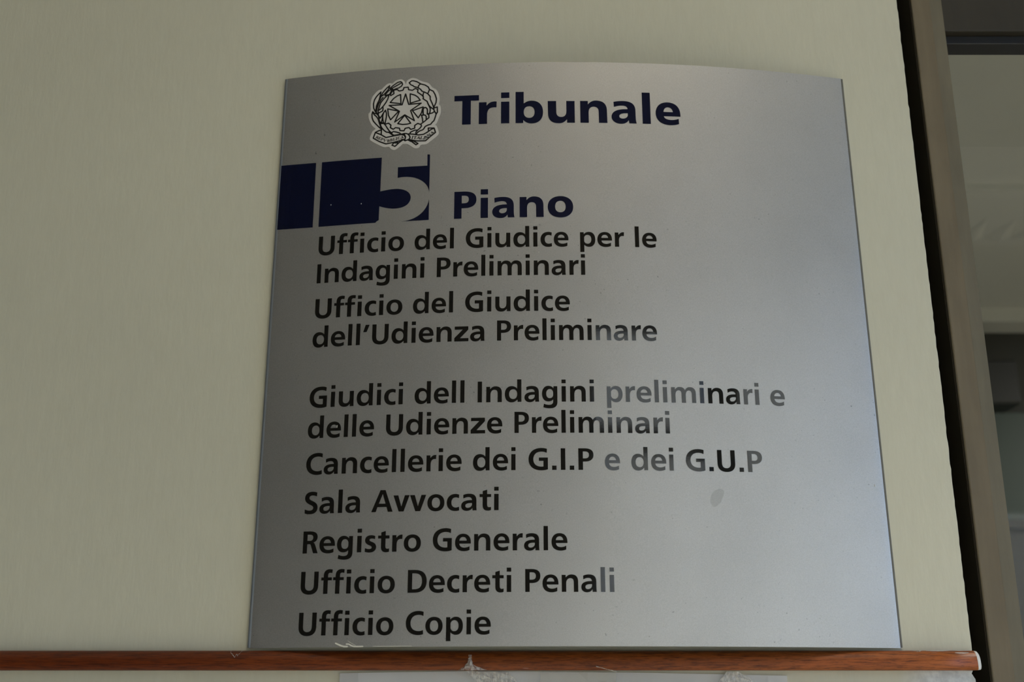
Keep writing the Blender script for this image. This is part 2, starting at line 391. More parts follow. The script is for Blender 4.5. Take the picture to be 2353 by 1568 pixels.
# sign wall: free end slightly uneven where the paint and filler have chipped
bm = bmesh.new()
zs = []
z = FZ
while z < CZ:
    zs.append(z)
    z += 0.006 if -0.2 < z < 0.85 else 0.05
zs.append(CZ)
fr, sd = [], []
for z in zs:
    j = random.gauss(0, 0.00022) if -0.2 < z < 0.85 else 0
    x = WE + j
    if -0.030 < z < -0.024: x -= 0.0035
    fr.append((x, z))
left = [bm.verts.new((XL, 0, FZ)), bm.verts.new((XL, 0, CZ))]
f0 = [bm.verts.new((x - 0.0007, 0, z)) for x, z in fr]
f1 = [bm.verts.new((x, 0.0008, z)) for x, z in fr]
b1 = [bm.verts.new((WE, 0.10, z)) for x, z in fr]
lb = [bm.verts.new((XL, 0.10, FZ)), bm.verts.new((XL, 0.10, CZ))]
mid = [bm.verts.new((WE - 0.02, 0, z)) for x, z in fr]
bm.faces.new([left[0]] + mid + [left[1]])
bm.faces.new([lb[1]] + b1[::-1] + [lb[0]])
for i in range(len(zs) - 1):
    bm.faces.new((mid[i], f0[i], f0[i + 1], mid[i + 1]))
    bm.faces.new((f0[i], f1[i], f1[i + 1], f0[i + 1]))
    bm.faces.new((f1[i], b1[i], b1[i + 1], f1[i + 1]))
bmesh.ops.recalc_face_normals(bm, faces=bm.faces)
wf = obj('wall_front', bm, M_WALL)
wf['kind'] = 'structure'

# back wall with the window opening (behind the camera; lights the room and shows as the reflection in the sign)
WX0, WX1, WZ0, WZ1 = 0.30, 3.45, -0.06, 1.40
bm = bmesh.new()
LX0, LX1, LZ0, LZ1 = -1.1, 3.45, -1.45, -0.18      # added low glazed band under it
box(bm, XL, WX0, YB - .2, YB, LZ1, CZ)
box(bm, WX1, XR, YB - .2, YB, FZ, CZ)
box(bm, WX0, WX1, YB - .2, YB, LZ1, WZ0)
box(bm, XL, LX0, YB - .2, YB, FZ, LZ1)
box(bm, LX0, LX1, YB - .2, YB, FZ, LZ0)
box(bm, WX0, WX1, YB - .2, YB, WZ1, CZ)
wb = obj('wall_back', bm, M_DARKWALL)
wb['kind'] = 'structure'
win = empty('window_1', ((WX0 + WX1) / 2, YB - .1, WZ0))
win['kind'] = 'structure'
def wpart(name, dims, mat):
    bm = bmesh.new()
    ox, oy, oz = win.location
    box(bm, dims[0] - ox, dims[1] - ox, dims[2] - oy, dims[3] - oy, dims[4] - oz, dims[5] - oz, bev=0.004)
    return obj(name, bm, mat, win)
wpart('window_frame', (WX0, WX0 + .05, YB - .13, YB - .07, WZ0, WZ1), M_WFRAME)
wpart('window_frame', (WX1 - .05, WX1, YB - .13, YB - .07, WZ0, WZ1), M_WFRAME)
wpart('window_frame', (WX0, WX1, YB - .13, YB - .07, WZ1 - .05, WZ1), M_WFRAME)
wpart('window_frame', (WX0, WX1, YB - .13, YB - .07, WZ0, WZ0 + .05), M_WFRAME)
wpart('mullion', (1.305, 1.64, YB - .15, YB - .05, WZ0, WZ1), M_WFRAME)
wpart('window_transom', (WX0, 1.305, YB - .13, YB - .07, 0.87, 0.97), M_WFRAME)
bm = bmesh.new()
ox, oy, oz = win.location
box(bm, WX0 - ox + .02, WX1 - ox - .02, -0.003, 0.003, .02, WZ1 - oz - .02)
obj('window_pane', bm, M_GLASS, win)

win3 = empty('fill_window_3', ((LX0 + LX1) / 2, YB - .1, LZ0))  # added unseen window, brings level light in under the rail
win3['kind'] = 'structure'
for k in range(6):
    a = LX0 + (LX1 - LX0 - .05) * k / 5 - win3.location.x
    bm = bmesh.new(); box(bm, a, a + .05, -.03, .03, 0, LZ1 - LZ0, bev=0.004); obj('window_frame', bm, M_WFRAME, win3)
bm = bmesh.new(); box(bm, LX0 - win3.location.x + .02, LX1 - win3.location.x - .02, -.003, .003, .01, LZ1 - LZ0 - .01); obj('window_pane', bm, M_GLASS, win3)

win2 = empty('fill_window_2', (XR + .05, (VY0 + VY1) / 2, VZ0))  # added window out of view, brings side light onto the sign wall
win2['kind'] = 'structure'
def w2part(name, dims, mat, bev=0.004):
    bm = bmesh.new()
    ox, oy, oz = win2.location
    box(bm, dims[0] - ox, dims[1] - ox, dims[2] - oy, dims[3] - oy, dims[4] - oz, dims[5] - oz, bev=bev)
    return obj(name, bm, mat, win2)
for a in (VY0, (VY0 + VY1) / 2 - .03, VY1 - .06): w2part('window_frame', (XR + .02, XR + .08, a, a + .06, VZ0, VZ1), M_WFRAME)
for a in (VZ0, VZ1 - .06): w2part('window_frame', (XR + .02, XR + .08, VY0, VY1, a, a + .06), M_WFRAME)
w2part('window_pane', (XR + .045, XR + .05, VY0 + .03, VY1 - .03, VZ0 + .03, VZ1 - .03), M_GLASS, 0)

# outside: the ground and the pale house across the street
mk_box('ground', (-40, 40, -40, -3.4, -6.2, -6.0), M_GROUND)
mk_box('wall_opposite', (1.47, 16, -14, -8, -6, 9), M_FACADE)
mk_box('wall_bounce', (-16, 1.47, -9, -8, -6, 0.25), M_FACADE)  # low wall added to reflect daylight into the low glazing

# added unseen fill lights: they wash the floor, which lights the walls from below
for lx, ly, en in ((-1.2, -1.3, 3), (0.4, -1.3, 10), (1.7, -1.2, 14), (2.8, -1.2, 15)):
    ll = bpy.data.lights.new('floor_fill', 'AREA')
    ll.shape = 'DISK'
    ll.size = 0.25
    ll.energy = en
    ll.spread = math.radians(62)
    ll.color = (1.0, 0.88, 0.70)
    lo = bpy.data.objects.new('floor_fill', ll)
    lo.location = (lx, ly, CZ - 0.02)
    COL.objects.link(lo)

ll = bpy.data.lights.new('hall_fill', 'AREA')  # added high fill, unseen, to brighten the upper wall
ll.shape = 'RECTANGLE'
ll.size, ll.size_y = 1.2, 0.5
ll.energy = 15
ll.color = (1.0, 0.87, 0.68)
lo = bpy.data.objects.new('hall_fill', ll)
lo.location = (0.5, -1.7, CZ - 0.03)
COL.objects.link(lo)

# daylight portal in the window opening: only guides sampling of the sky
pl = bpy.data.lights.new('window_daylight', 'AREA')
pl.shape = 'RECTANGLE'
pl.size, pl.size_y = WX1 - WX0, WZ1 - WZ0
pl.cycles.is_portal = True
po = bpy.data.objects.new('window_daylight', pl)
po.location = ((WX0 + WX1) / 2, YB - .19, (WZ0 + WZ1) / 2)
po.rotation_euler = (PI / 2, 0, 0)
COL.objects.link(po)

pl2 = bpy.data.lights.new('side_daylight', 'AREA')
pl2.shape = 'RECTANGLE'
pl2.size, pl2.size_y = VZ1 - VZ0, VY1 - VY0
pl2.cycles.is_portal = True
po2 = bpy.data.objects.new('side_daylight', pl2)
po2.location = (XR + .11, (VY0 + VY1) / 2, (VZ0 + VZ1) / 2)
po2.rotation_euler = (0, PI / 2, 0)
COL.objects.link(po2)

pl3 = bpy.data.lights.new('low_daylight', 'AREA')
pl3.shape = 'RECTANGLE'
pl3.size, pl3.size_y = LX1 - LX0, LZ1 - LZ0
pl3.cycles.is_portal = True
po3 = bpy.data.objects.new('low_daylight', pl3)
po3.location = ((LX0 + LX1) / 2, YB - .19, (LZ0 + LZ1) / 2)
po3.rotation_euler = (PI / 2, 0, 0)
COL.objects.link(po3)

# ------------------------------------------------------------------ glazed door screen to the right of the sign wall
door = empty('door_1', (0.478, 0.06, FZ))
door['kind'] = 'structure'
def dpart(name, dims, mat, bev=0.0015):
    bm = bmesh.new()
    ox, oy, oz = door.location
    box(bm, dims[0] - ox, dims[1] - ox, dims[2] - oy, dims[3] - oy, dims[4] - oz, dims[5] - oz, bev=bev)
    return obj(name, bm, mat, door)
dpart('frame_post', (0.4595, 0.4990, 0.030, 0.095, FZ, CZ), M_POST, 0.0016)
dpart('glazing_bead', (0.4835, 0.49885, 0.02992, 0.060, FZ, CZ), M_BEAD, 0)
dpart('gap_shade_strip', (0.4575, 0.4597, 0.0325, 0.095, FZ, CZ), M_REVEAL, 0.0004)  # added dark strip on the post's side, stands for shade in the gap
dpart('frame_reveal', (0.405, 0.462, 0.105, 0.125, FZ, CZ), M_REVEAL)
dpart('frame_post', (1.62, 1.66, 0.030, 0.095, FZ, CZ), M_POST, 0.0012)
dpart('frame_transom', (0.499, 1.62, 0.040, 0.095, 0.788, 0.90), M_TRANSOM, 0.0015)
dpart('gasket', (0.499, 1.62, 0.052, 0.080, 0.776, 0.788), M_GASKET, 0.001)
dpart('frame_transom', (0.499, 1.62, 0.040, 0.095, -0.46, -0.36), M_POST, 0.0015)
dpart('pane', (0.499, 1.62, 0.064, 0.070, FZ, -0.45), M_GLASS, 0)
# upper pane leaned back, a lean added to throw off the window's reflection
pane_tilt = empty('tilted_pane', (0, 0.008, -0.36 - FZ))
pane_tilt.parent = door
bm = bmesh.new(); box(bm, 0.022, 1.14, 0, 0.006, 0, 1.32)
bmesh.ops.rotate(bm, verts=bm.verts, cent=(0, 0, 0), matrix=Matrix.Rotation(math.radians(-5.5), 3, 'X'))
obj('pane', bm, M_GLASS, pane_tilt)
mk_box('wall_screen', (1.66, XR, 0.0, 0.10, FZ, CZ), M_WALL)
bm = bmesh.new()
box(bm, 0.462, 1.66, 0.03, 0.10, 0.90, CZ)
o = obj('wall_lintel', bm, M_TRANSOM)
o['kind'] = 'structure'

# corridor seen out of focus through the glass
mk_box('wall_far', (0.0, XR, 2.75, 2.9, FZ, 1.30), M_FARWALL)
mk_box('ceiling_far', (0.0, XR, 0.125, 3.0, 1.30, 1.40), M_CORR)
mk_box('wall_corridor', (-0.1, 0.0, 0.125, 2.9, FZ, 1.4), M_CORR)
mk_box('trim_2', (0.0, XR, 1.585, 1.665, 1.282, 1.30), M_CORR)
mk_box('trim_3', (0.0, XR, 2.62, 2.75, 1.25, 1.30), M_CORR)
# saw-tooth shapes under the ceiling
bm = bmesh.new()
x = 0.955
while x < 2.4:
    a = [bm.verts.new(p) for p in ((x, 1.97, 1.299), (x + .078, 1.97, 1.299), (x + .039, 1.82, 1.299))]
    c = bm.verts.new((x + .039, 1.95, 1.284))
    bm.faces.new(a)
    for i in range(3): bm.faces.new((a[i], a[(i + 1) % 3], c))
    x += .082
bmesh.ops.recalc_face_normals(bm, faces=bm.faces)
o = obj('ceiling_sawtooth', bm, M_CORR)
tag(o, 'pale saw-tooth shapes under the ceiling, blurred behind the glass', 'ceiling fitting')
# grey-green board on the far wall and the black box in front of it
brd = empty('notice_board', (2.0, 2.74, 0.56))
tag(brd, 'grey-green board on the dark wall behind the glass', 'board')
bm = bmesh.new(); box(bm, -0.62, 0.9, -0.012, 0.008, 0, 0.385, bev=0.003)
obj('board_panel', bm, M_GREEN, brd)
bm = bmesh.new(); box(bm, -0.64, 0.92, -0.02, 0.009, -0.03, 0.0, bev=0.003)
obj('board_ledge', bm, M_FARWALL, brd)
sp = empty('equipment_box', (1.615, 2.62, 0.93))
tag(sp, 'black box high on the dark wall behind the glass, above the board', 'box')
bm = bmesh.new(); box(bm, -0.065, 0.065, -0.07, 0.07, 0, 0.16, bev=0.01)
obj('cabinet', bm, M_BLACKBOX, sp)
bm = bmesh.new(); box(bm, -0.02, 0.02, 0.068, 0.13, 0.05, 0.11, bev=0.004)
obj('bracket', bm, M_BLACKBOX, sp)
ld = bpy.data.lights.new('corridor_fill', 'AREA')  # added fill light out of view, brightens the corridor
ld.shape = 'RECTANGLE'; ld.size = 0.6; ld.size_y = 0.3
ld.energy = 46.0; ld.color = (1, 0.97, 0.91)
lo = bpy.data.objects.new('corridor_fill', ld)
lo.location = (2.9, 1.3, 1.24)
COL.objects.link(lo)

# ------------------------------------------------------------------ 2D filling (union of outlines with holes)
def bez(p0, p1, p2, p3, n=9):
    r = []
    for i in range(1, n + 1):
        t = i / n
        u = 1 - t
        r.append((u**3*p0[0] + 3*u*u*t*p1[0] + 3*u*t*t*p2[0] + t**3*p3[0],
                  u**3*p0[1] + 3*u*u*t*p1[1] + 3*u*t*t*p2[1] + t**3*p3[1]))
    return r

def path(s):
    tk = s.replace(',', ' ').split()
    out, i, m = [], 0, 'M'
    while i < len(tk):
        if tk[i] in 'MLC':
            m = tk[i]; i += 1
            continue
        if m in 'ML':
            out.append((float(tk[i]), float(tk[i + 1]))); i += 2
        else:
            v = [float(k) for k in tk[i:i + 6]]; i += 6
            out += bez(out[-1], v[0:2], v[2:4], v[4:6])
    if len(out) > 2 and abs(out[0][0] - out[-1][0]) + abs(out[0][1] - out[-1][1]) < 1e-6: out.pop()
    return out

def rect(x0, y0, x1, y1):
    return [(x0, y0), (x1, y0), (x1, y1), (x0, y1)]

def ccw(p):
    a = sum(p[i - 1][0] * p[i][1] - p[i][0] * p[i - 1][1] for i in range(len(p)))
    return p if a > 0 else p[::-1]

def fill2d(shapes, cuts=(), eps=1e-7):
    """shapes: list of (outline, [holes]); returns vertices and triangles of their union"""
    vs, faces, own = [], [], []
    for outer, holes in shapes:
        ids = []
        for pl_ in [outer] + list(holes):
            pl_ = ccw(pl_)
            k = len(vs)
            vs += [Vector(p) for p in pl_]
            ids.append(len(faces))
            faces.append(list(range(k, k + len(pl_))))
        own.append((ids[0], set(ids[1:])))
    edges = []
    for a, b in cuts:
        k = len(vs)
        vs += [Vector(a), Vector(b)]
        edges.append((k, k + 1))
    ov, oe, of, _, _, src = delaunay_2d_cdt(vs, edges, faces, 0, eps)
    keep = []
    for f, s in zip(of, src):
        s = set(s)
        if any(a in s and not (h & s) for a, h in own): keep.append(tuple(f))
    return [(v.x, v.y) for v in ov], keep

# ------------------------------------------------------------------ lettering: bold humanist sans, drawn in 700-unit capitals
def arch(x0, x1, s=138):
    w = x1 - x0
    k = w / 508.0
    X = lambda v: x0 + v * k
    return (path(f"M {x0+118} 425 C {X(165)} 495 {X(225)} 531 {X(305)} 531 C {X(440)} 531 {x1} 450 {x1} 318 L {x1} 0 {x1-s} 0 "
                 f"{x1-s} 290 C {x1-s} 375 {x1-s-30} 415 {X(262)} 415 C {X(190)} 415 {x0+s} 350 {x0+s} 250 L {x0+s-25} 240 {x0+118} 300"), [])

def rot180(sh, w, h):
    f = lambda p: [(w - x, h - y) for x, y in p]
    return [(f(a), [f(q_) for q_ in b]) for a, b in sh]

def mirror(sh, w):
    f = lambda p: [(w - x, y) for x, y in p]
    return [(f(a), [f(q_) for q_ in b]) for a, b in sh]

def P(s, *h): return (path(s), [path(k) for k in h])
def Rr(*a): return (rect(*a), [])

BOWL = P("M 415 92 C 370 22 300 -14 220 -14 C 85 -14 0 92 0 258 C 0 424 85 531 220 531 C 300 531 365 500 415 430",
         "M 403 262 C 403 160 350 96 275 96 C 190 96 140 160 140 260 C 140 362 190 424 275 424 C 350 424 403 362 403 262")
STEMN = [Rr(0, 0, 138, 440), Rr(0, 420, 125, 517)]
GL = {}
GL['I'] = (141, 72, 72, [Rr(0, 0, 141, 698)])
GL['l'] = (138, 70, 70, [Rr(0, 0, 138, 755)])
GL['i'] = (138, 70, 70, [Rr(0, 0, 138, 517), Rr(0, 618, 138, 742)])
GL['.'] = (138, 62, 62, [Rr(0, 0, 138, 138)])
GL["'"] = (215, 30, 30, [P("M 80 698 L 215 698 118 445 0 445")])
GL['d'] = (540, 35, 68, [BOWL, P("M 415 0 L 540 0 540 755 402 755 402 80 415 62")])
GL['p'] = (515, 68, 35, [(lambda s: ([(x * .962, y) for x, y in s[0]], [[(x * .962, y) for x, y in k] for k in s[1]]))(mirror([BOWL], 535)[0]),
                         P("M 0 -200 L 138 -200 138 440 126 455 126 517 0 517")])
GL['g'] = (500, 35, 68, [P("M 385 105 C 345 40 285 8 205 8 C 80 8 0 105 0 265 C 0 426 82 531 208 531 C 285 531 340 500 388 430",
                           "M 366 265 C 366 172 325 116 255 116 C 180 116 138 170 138 265 C 138 362 180 424 255 424 C 325 424 366 360 366 265"),
                         P("M 500 517 L 375 517 375 440 362 425 362 20 C 362 -65 318 -105 232 -105 C 172 -105 115 -94 62 -66 L 42 -184 C 105 -212 180 -222 255 -222 C 420 -222 500 -150 500 0")])
GL['n'] = (508, 68, 62, STEMN + [arch(0, 508)])
GL['u'] = (508, 62, 68, rot180(STEMN + [arch(0, 508)], 508, 517))
GL['m'] = (820, 68, 62, STEMN + [arch(0, 479), arch(341, 820)])
GL['r'] = (316, 68, 6, STEMN + [P("M 118 415 C 160 492 222 531 288 531 C 299 531 307 530 316 529 L 308 390 C 292 394 276 396 262 396 C 185 396 138 335 138 235 L 100 235 100 400")])
GL['o'] = (531, 35, 35, [P("M 266 -14 C 105 -14 0 95 0 258 C 0 422 105 531 266 531 C 427 531 531 422 531 258 C 531 95 427 -14 266 -14",
                           "M 266 94 C 186 94 140 160 140 258 C 140 358 186 423 266 423 C 346 423 392 358 392 258 C 392 160 346 94 266 94")])
GL['e'] = (496, 35, 32, [P("M 496 222 L 496 265 C 496 430 405 531 254 531 C 95 531 0 420 0 258 C 0 88 105 -14 280 -14 C 348 -14 408 0 458 24 L 458 142 C 408 112 352 97 298 97 C 202 97 145 142 138 222",
                           "M 136 314 C 144 386 190 430 252 430 C 318 430 360 386 366 314")])
GL['c'] = (386, 35, 28, [P("M 382 504 C 345 522 305 531 262 531 C 100 531 0 420 0 258 C 0 95 100 -14 262 -14 C 310 -14 352 -6 386 8 L 380 124 C 346 107 312 98 277 98 C 195 98 144 160 144 258 C 144 357 195 419 274 419 C 307 419 340 410 372 394")])
GL['a'] = (478, 30, 58, [P("M 62 492 C 110 518 175 531 240 531 C 398 531 470 462 470 308 L 470 130 C 470 85 473 40 478 0 L 354 0 C 350 28 349 50 349 72 L 334 100 334 298 C 334 385 298 424 220 424 C 165 424 115 408 68 376"),
                         P("M 347 328 L 290 328 C 98 328 0 262 0 145 C 0 48 70 -14 175 -14 C 255 -14 315 20 352 88 L 352 328",
                           "M 337 234 L 290 234 C 185 234 130 206 130 150 C 130 107 160 83 205 83 C 285 83 337 140 337 215")])
GL['f'] = (352, 20, 3, [Rr(0, 418, 335, 510), Rr(75, 0, 213, 520), P("M 75 500 L 75 560 C 75 700 145 764 265 764 C 295 764 325 760 352 752 L 342 640 C 322 648 303 652 283 652 C 232 652 213 625 213 565 L 213 500")])
GL['t'] = (355, 28, 22, [P("M 95 612 L 233 655 233 190 C 233 125 252 97 295 97 C 318 97 338 102 355 110 L 352 5 C 322 -8 290 -14 255 -14 C 150 -14 95 50 95 165"), Rr(0, 418, 355, 514)])
GL['s'] = (362, 30, 25, [P("M 325 500 C 285 520 240 531 192 531 C 80 531 8 470 8 375 C 8 290 65 245 150 212 C 200 192 222 178 222 148 C 222 115 195 97 145 97 C 100 97 55 108 14 128 L 8 10 C 55 -6 105 -14 158 -14 C 285 -14 362 50 362 155 C 362 240 315 285 225 320 C 172 341 148 352 148 380 C 148 408 175 422 215 422 C 250 422 285 416 318 400")])
GL['v'] = (505, 6, 6, [P("M 0 517 L 150 517 254 160 358 517 505 517 328 0 176 0")])
GL['z'] = (470, 25, 25, [P("M 12 517 L 462 517 462 402 188 108 470 108 470 0 0 0 0 114 278 409 12 409")])
GL['U'] = (561, 68, 68, [P("M 0 698 L 141 698 141 270 C 141 160 190 108 280 108 C 370 108 420 160 420 270 L 420 698 561 698 561 255 C 561 80 455 -14 280 -14 C 105 -14 0 80 0 255")])
GL['G'] = (600, 38, 66, [P("M 574 682 C 515 703 460 712 395 712 C 155 712 0 570 0 348 C 0 120 150 -14 395 -14 C 470 -14 540 -4 600 22 L 600 402 320 402 320 292 462 292 462 112 C 440 108 420 106 400 106 C 240 106 148 198 148 348 C 148 500 245 592 402 592 C 462 592 514 578 564 552")])
GL['C'] = (548, 38, 22, [P("M 546 682 C 492 702 442 712 387 712 C 155 712 0 570 0 348 C 0 125 150 -14 380 -14 C 442 -14 492 -6 542 12 L 536 140 C 492 118 447 107 397 107 C 240 107 148 198 148 348 C 148 500 240 591 394 591 C 447 591 497 578 540 556")])
GL['S'] = (425, 35, 32, [P("M 394 682 C 345 702 290 712 232 712 C 85 712 0 635 0 512 C 0 405 65 345 180 290 C 255 254 282 232 282 188 C 282 135 240 104 168 104 C 115 104 60 118 8 145 L 8 18 C 60 -4 120 -14 182 -14 C 335 -14 425 65 425 195 C 425 305 360 362 245 415 C 170 450 142 472 142 512 C 142 562 180 591 248 591 C 295 591 340 580 384 560")])
GL['A'] = (672, 8, 8, [P("M 0 0 L 272 698 430 698 672 0 522 0 475 156 188 156 142 0", "M 230 262 L 348 572 440 262")])
GL['P'] = (470, 72, 26, [Rr(0, 0, 138, 690), P("M 0 698 L 205 698 C 385 698 470 622 470 488 C 470 350 380 268 205 268 L 100 268 100 600 0 600", "M 137 596 L 205 596 C 290 596 330 560 330 485 C 330 413 288 371 205 371 L 137 371")])
GL['R'] = (487, 72, 10, [Rr(0, 0, 138, 690), P("M 0 698 L 215 698 C 380 698 462 630 462 515 C 462 432 420 370 345 346 C 300 330 250 300 205 290 L 100 290 100 600 0 600", "M 137 592 L 210 592 C 285 592 322 562 322 498 C 322 432 282 395 205 395 L 137 395"),
                         P("M 120 300 L 195 300 C 232 300 245 280 262 235 L 340 0 487 0 402 245 C 380 308 352 345 300 358 L 195 400 120 400")])
GL['D'] = (594, 72, 35, [P("M 0 698 L 225 698 C 465 698 594 575 594 352 C 594 125 465 0 225 0 L 0 0", "M 138 592 L 215 592 C 370 592 446 510 446 350 C 446 190 370 106 215 106 L 138 106")])

# the heavier, wider letters of the two navy lines
def archb():
    return P("M 158 425 C 205 500 265 531 340 531 C 490 531 566 450 566 300 L 570 0 392 0 390 275 C 388 345 350 384 285 384 C 220 384 178 335 178 255 L 120 240 120 330")
STEMB = [Rr(0, 0, 176, 440), Rr(0, 420, 164, 519)]
GB = {}
GB['T'] = (527, 18, -66, [Rr(0, 568, 527, 698), Rr(171, 0, 355, 600)])
GB['l'] = (173, 66, 66, [Rr(0, 0, 173, 748)])
GB['i'] = (176, 62, 66, [Rr(0, 0, 176, 519), Rr(0, 608, 176, 742)])
GB['r'] = (379, 66, 32, STEMB + [P("M 160 428 C 205 500 265 531 335 531 C 352 531 366 530 379 528 L 374 385 C 355 389 338 390 322 390 C 222 390 176 330 176 220 L 120 220 120 400")])
GB['n'] = (570, 60, 55, STEMB + [archb()])
GB['u'] = (570, 60, 58, rot180(STEMB + [archb()], 570, 517))
GB['b'] = (583, 66, 40, [P("M 155 445 C 205 503 270 531 345 531 C 490 531 583 425 583 258 C 583 92 490 -14 345 -14 C 270 -14 205 15 158 78",
                           "M 174 258 C 174 345 215 398 290 398 C 362 398 403 345 403 258 C 403 170 362 117 290 117 C 215 117 174 170 174 258"),
                         P("M 0 748 L 174 748 174 90 162 70 162 0 0 0")])
GB['a'] = (532, 36, 62, [P("M 50 506 C 115 523 180 531 250 531 C 430 531 514 460 514 300 L 514 150 C 514 85 520 40 532 0 L 375 0 C 370 25 366 50 366 80 L 345 110 350 320 C 345 395 310 422 225 422 C 170 422 115 410 56 386"),
                         P("M 362 335 L 300 335 C 110 335 0 265 0 148 C 0 50 85 -14 205 -14 C 280 -14 335 18 374 88 L 374 335",
                           "M 352 240 L 305 240 C 215 240 165 212 165 165 C 165 128 195 108 240 108 C 310 108 352 155 352 222")])
GB['e'] = (532, 46, 40, [P("M 532 198 L 532 240 C 532 425 432 531 262 531 C 105 531 0 425 0 262 C 0 88 115 -14 305 -14 C 375 -14 440 -2 494 22 L 490 145 C 440 122 390 110 332 110 C 235 110 178 142 172 198",
                           "M 170 298 C 176 370 210 412 265 412 C 330 412 366 370 370 298")])
GB['P'] = (533, 66, 40, [Rr(0, 0, 179, 690), P("M 0 698 L 240 698 C 440 698 533 622 533 485 C 533 345 440 266 240 266 L 100 266 100 600 0 600", "M 180 592 L 240 592 C 315 592 349 560 349 492 C 349 425 315 393 240 393 L 180 393")])
GB['o'] = (606, 42, 36, [P("M 303 -16 C 120 -16 0 90 0 258 C 0 428 120 534 303 534 C 486 534 606 428 606 258 C 606 90 486 -16 303 -16",
                           "M 303 116 C 222 116 176 170 176 262 C 176 358 222 414 303 414 C 382 414 426 358 426 262 C 426 170 382 116 303 116")])

# ------------------------------------------------------------------ the sign: thin sheet bowed towards the viewer
SW, SH, SB, E0 = 0.70, 0.69044, 0.04059, 0.004
SR = (SW * SW / 4 + SB * SB) / (2 * SB)
def on_sign(s, z, off=0.0):
    """arc length s from the middle, height z, distance off in front of the sheet"""
    a = s / SR
    return Vector(((SR + off) * math.sin(a), -((SR + off) * math.cos(a) + E0 - (SR - SB)), z))

sign = empty('sign_board', (0, 0, 0))
tag(sign, 'silver bowed court directory sign with navy and black lettering above the wooden rail', 'sign')

def s_left(z): return -0.3528
def s_right(z): return 0.3560 - 0.0056 * z / SH

T = 0.0025
bm = bmesh.new()
NS = 84
front, back = [], []
for j in range(13):
    z = SH * j / 12
    a, b = s_left(z), s_right(z)
    rf, rb = [], []
    for i in range(NS + 1):
        m_ = [0, .0003, .0008, .0015, .0024]
        if i < 5: s = a + m_[i]
        elif i > NS - 5: s = b - m_[NS - i]
        else: s = a + .0024 + (b - a - .0048) * (i - 4) / (NS - 8)
        d = min(s - a, b - s)
        r_ = 0.0022
        off = 0.0 if d > r_ else -(r_ - math.sqrt(max(0, r_ * r_ - (r_ - d) ** 2)))
        rf.append(bm.verts.new(on_sign(s, z, off)))
        rb.append(bm.verts.new(on_sign(s, z, -T - 0.0002)))
    # extra columns close to both edges for the rolled edge
    front.append(rf); back.append(rb)
for j in range(12):
    for i in range(NS):
        bm.faces.new((front[j][i], front[j][i + 1], front[j + 1][i + 1], front[j + 1][i]))
        bm.faces.new((back[j][i + 1], back[j][i], back[j + 1][i], back[j + 1][i + 1]))
ring_f = front[0] + [r[NS] for r in front[1:]] + front[12][-2::-1] + [r[0] for r in front[-2:0:-1]]
ring_b = back[0] + [r[NS] for r in back[1:]] + back[12][-2::-1] + [r[0] for r in back[-2:0:-1]]
rf = [bm.verts.new(v.co) for v in ring_f]
rb = [bm.verts.new(v.co) for v in ring_b]
for i in range(len(rf)):
    k = (i + 1) % len(rf)
    bm.faces.new((rf[k], rf[i], rb[i], rb[k]))
panel = obj('panel', bm, M_PANEL, sign)
for p in panel.data.polygons: p.use_smooth = p.index < 12 * NS * 2

# film edges folded round the two sides
def edge_strip(fs, w0, w1, off):
    bm = bmesh.new()
    rows = []
    for j in range(25):
        z = 0.0004 + (SH - 0.0008) * j / 24
        s = fs(z)
        rows.append([bm.verts.new(on_sign(s + w0, z, -0.0022)), bm.verts.new(on_sign(s + w0, z, off)),
                     bm.verts.new(on_sign(s + (w0 + w1) / 2, z, off + 0.0003)), bm.verts.new(on_sign(s + w1, z, off * 0.5)), bm.verts.new(on_sign(s + w1, z, -0.0006))])
    for j in range(24):
        for k in range(4): bm.faces.new((rows[j][k], rows[j][k + 1], rows[j + 1][k + 1], rows[j + 1][k]))
    bmesh.ops.recalc_face_normals(bm, faces=bm.faces)
    return bm
tag(obj('edge_strip', edge_strip(s_left, -0.0006, 0.0026, 0.0002), M_EDGE, sign), 'bluish grey edge strip')
M_EDGE2 = simple('dull_edge_film', (0.13, 0.125, 0.10), 0.6, 0.0)
tag(obj('edge_strip', edge_strip(s_right, -0.0015, 0.0006, 0.0002), M_EDGE2, sign), 'dull taupe edge strip')

def apply_film(name, vs, tris, mat, off, label=None, parent=None, thick=0.00018):
    """lay a flat cut film on the bowed sheet, with its own thin edge"""
    bm = bmesh.new()
    used = sorted({i for t in tris for i in t})
    top = {i: bm.verts.new(on_sign(vs[i][0], vs[i][1], off)) for i in used}
    cnt = {}
    for t in tris:
        p = [vs[i] for i in t]
        ar = (p[1][0]-p[0][0])*(p[2][1]-p[0][1]) - (p[2][0]-p[0][0])*(p[1][1]-p[0][1])
        if abs(ar) < 1e-13: continue
        t = t if ar > 0 else t[::-1]
        try: bm.faces.new([top[i] for i in t])
        except ValueError: continue
        for k in range(3):
            a, b = t[k], t[(k + 1) % 3]
            cnt[(a, b)] = 1
    low = {}
    for (a, b) in list(cnt):
        if (b, a) in cnt: continue
        for i in (a, b):
            if i not in low: low[i] = bm.verts.new(on_sign(vs[i][0], vs[i][1], off - thick))
        bm.faces.new((top[b], top[a], low[a], low[b]))
    o = obj(name, bm, mat, parent or sign)
    if label: o['label'] = label
    return o

CACHE = {}
def glyph(font, key, ch):
    if (key, ch) not in CACHE: CACHE[key, ch] = fill2d(font[ch][3])
    return CACHE[key, ch]

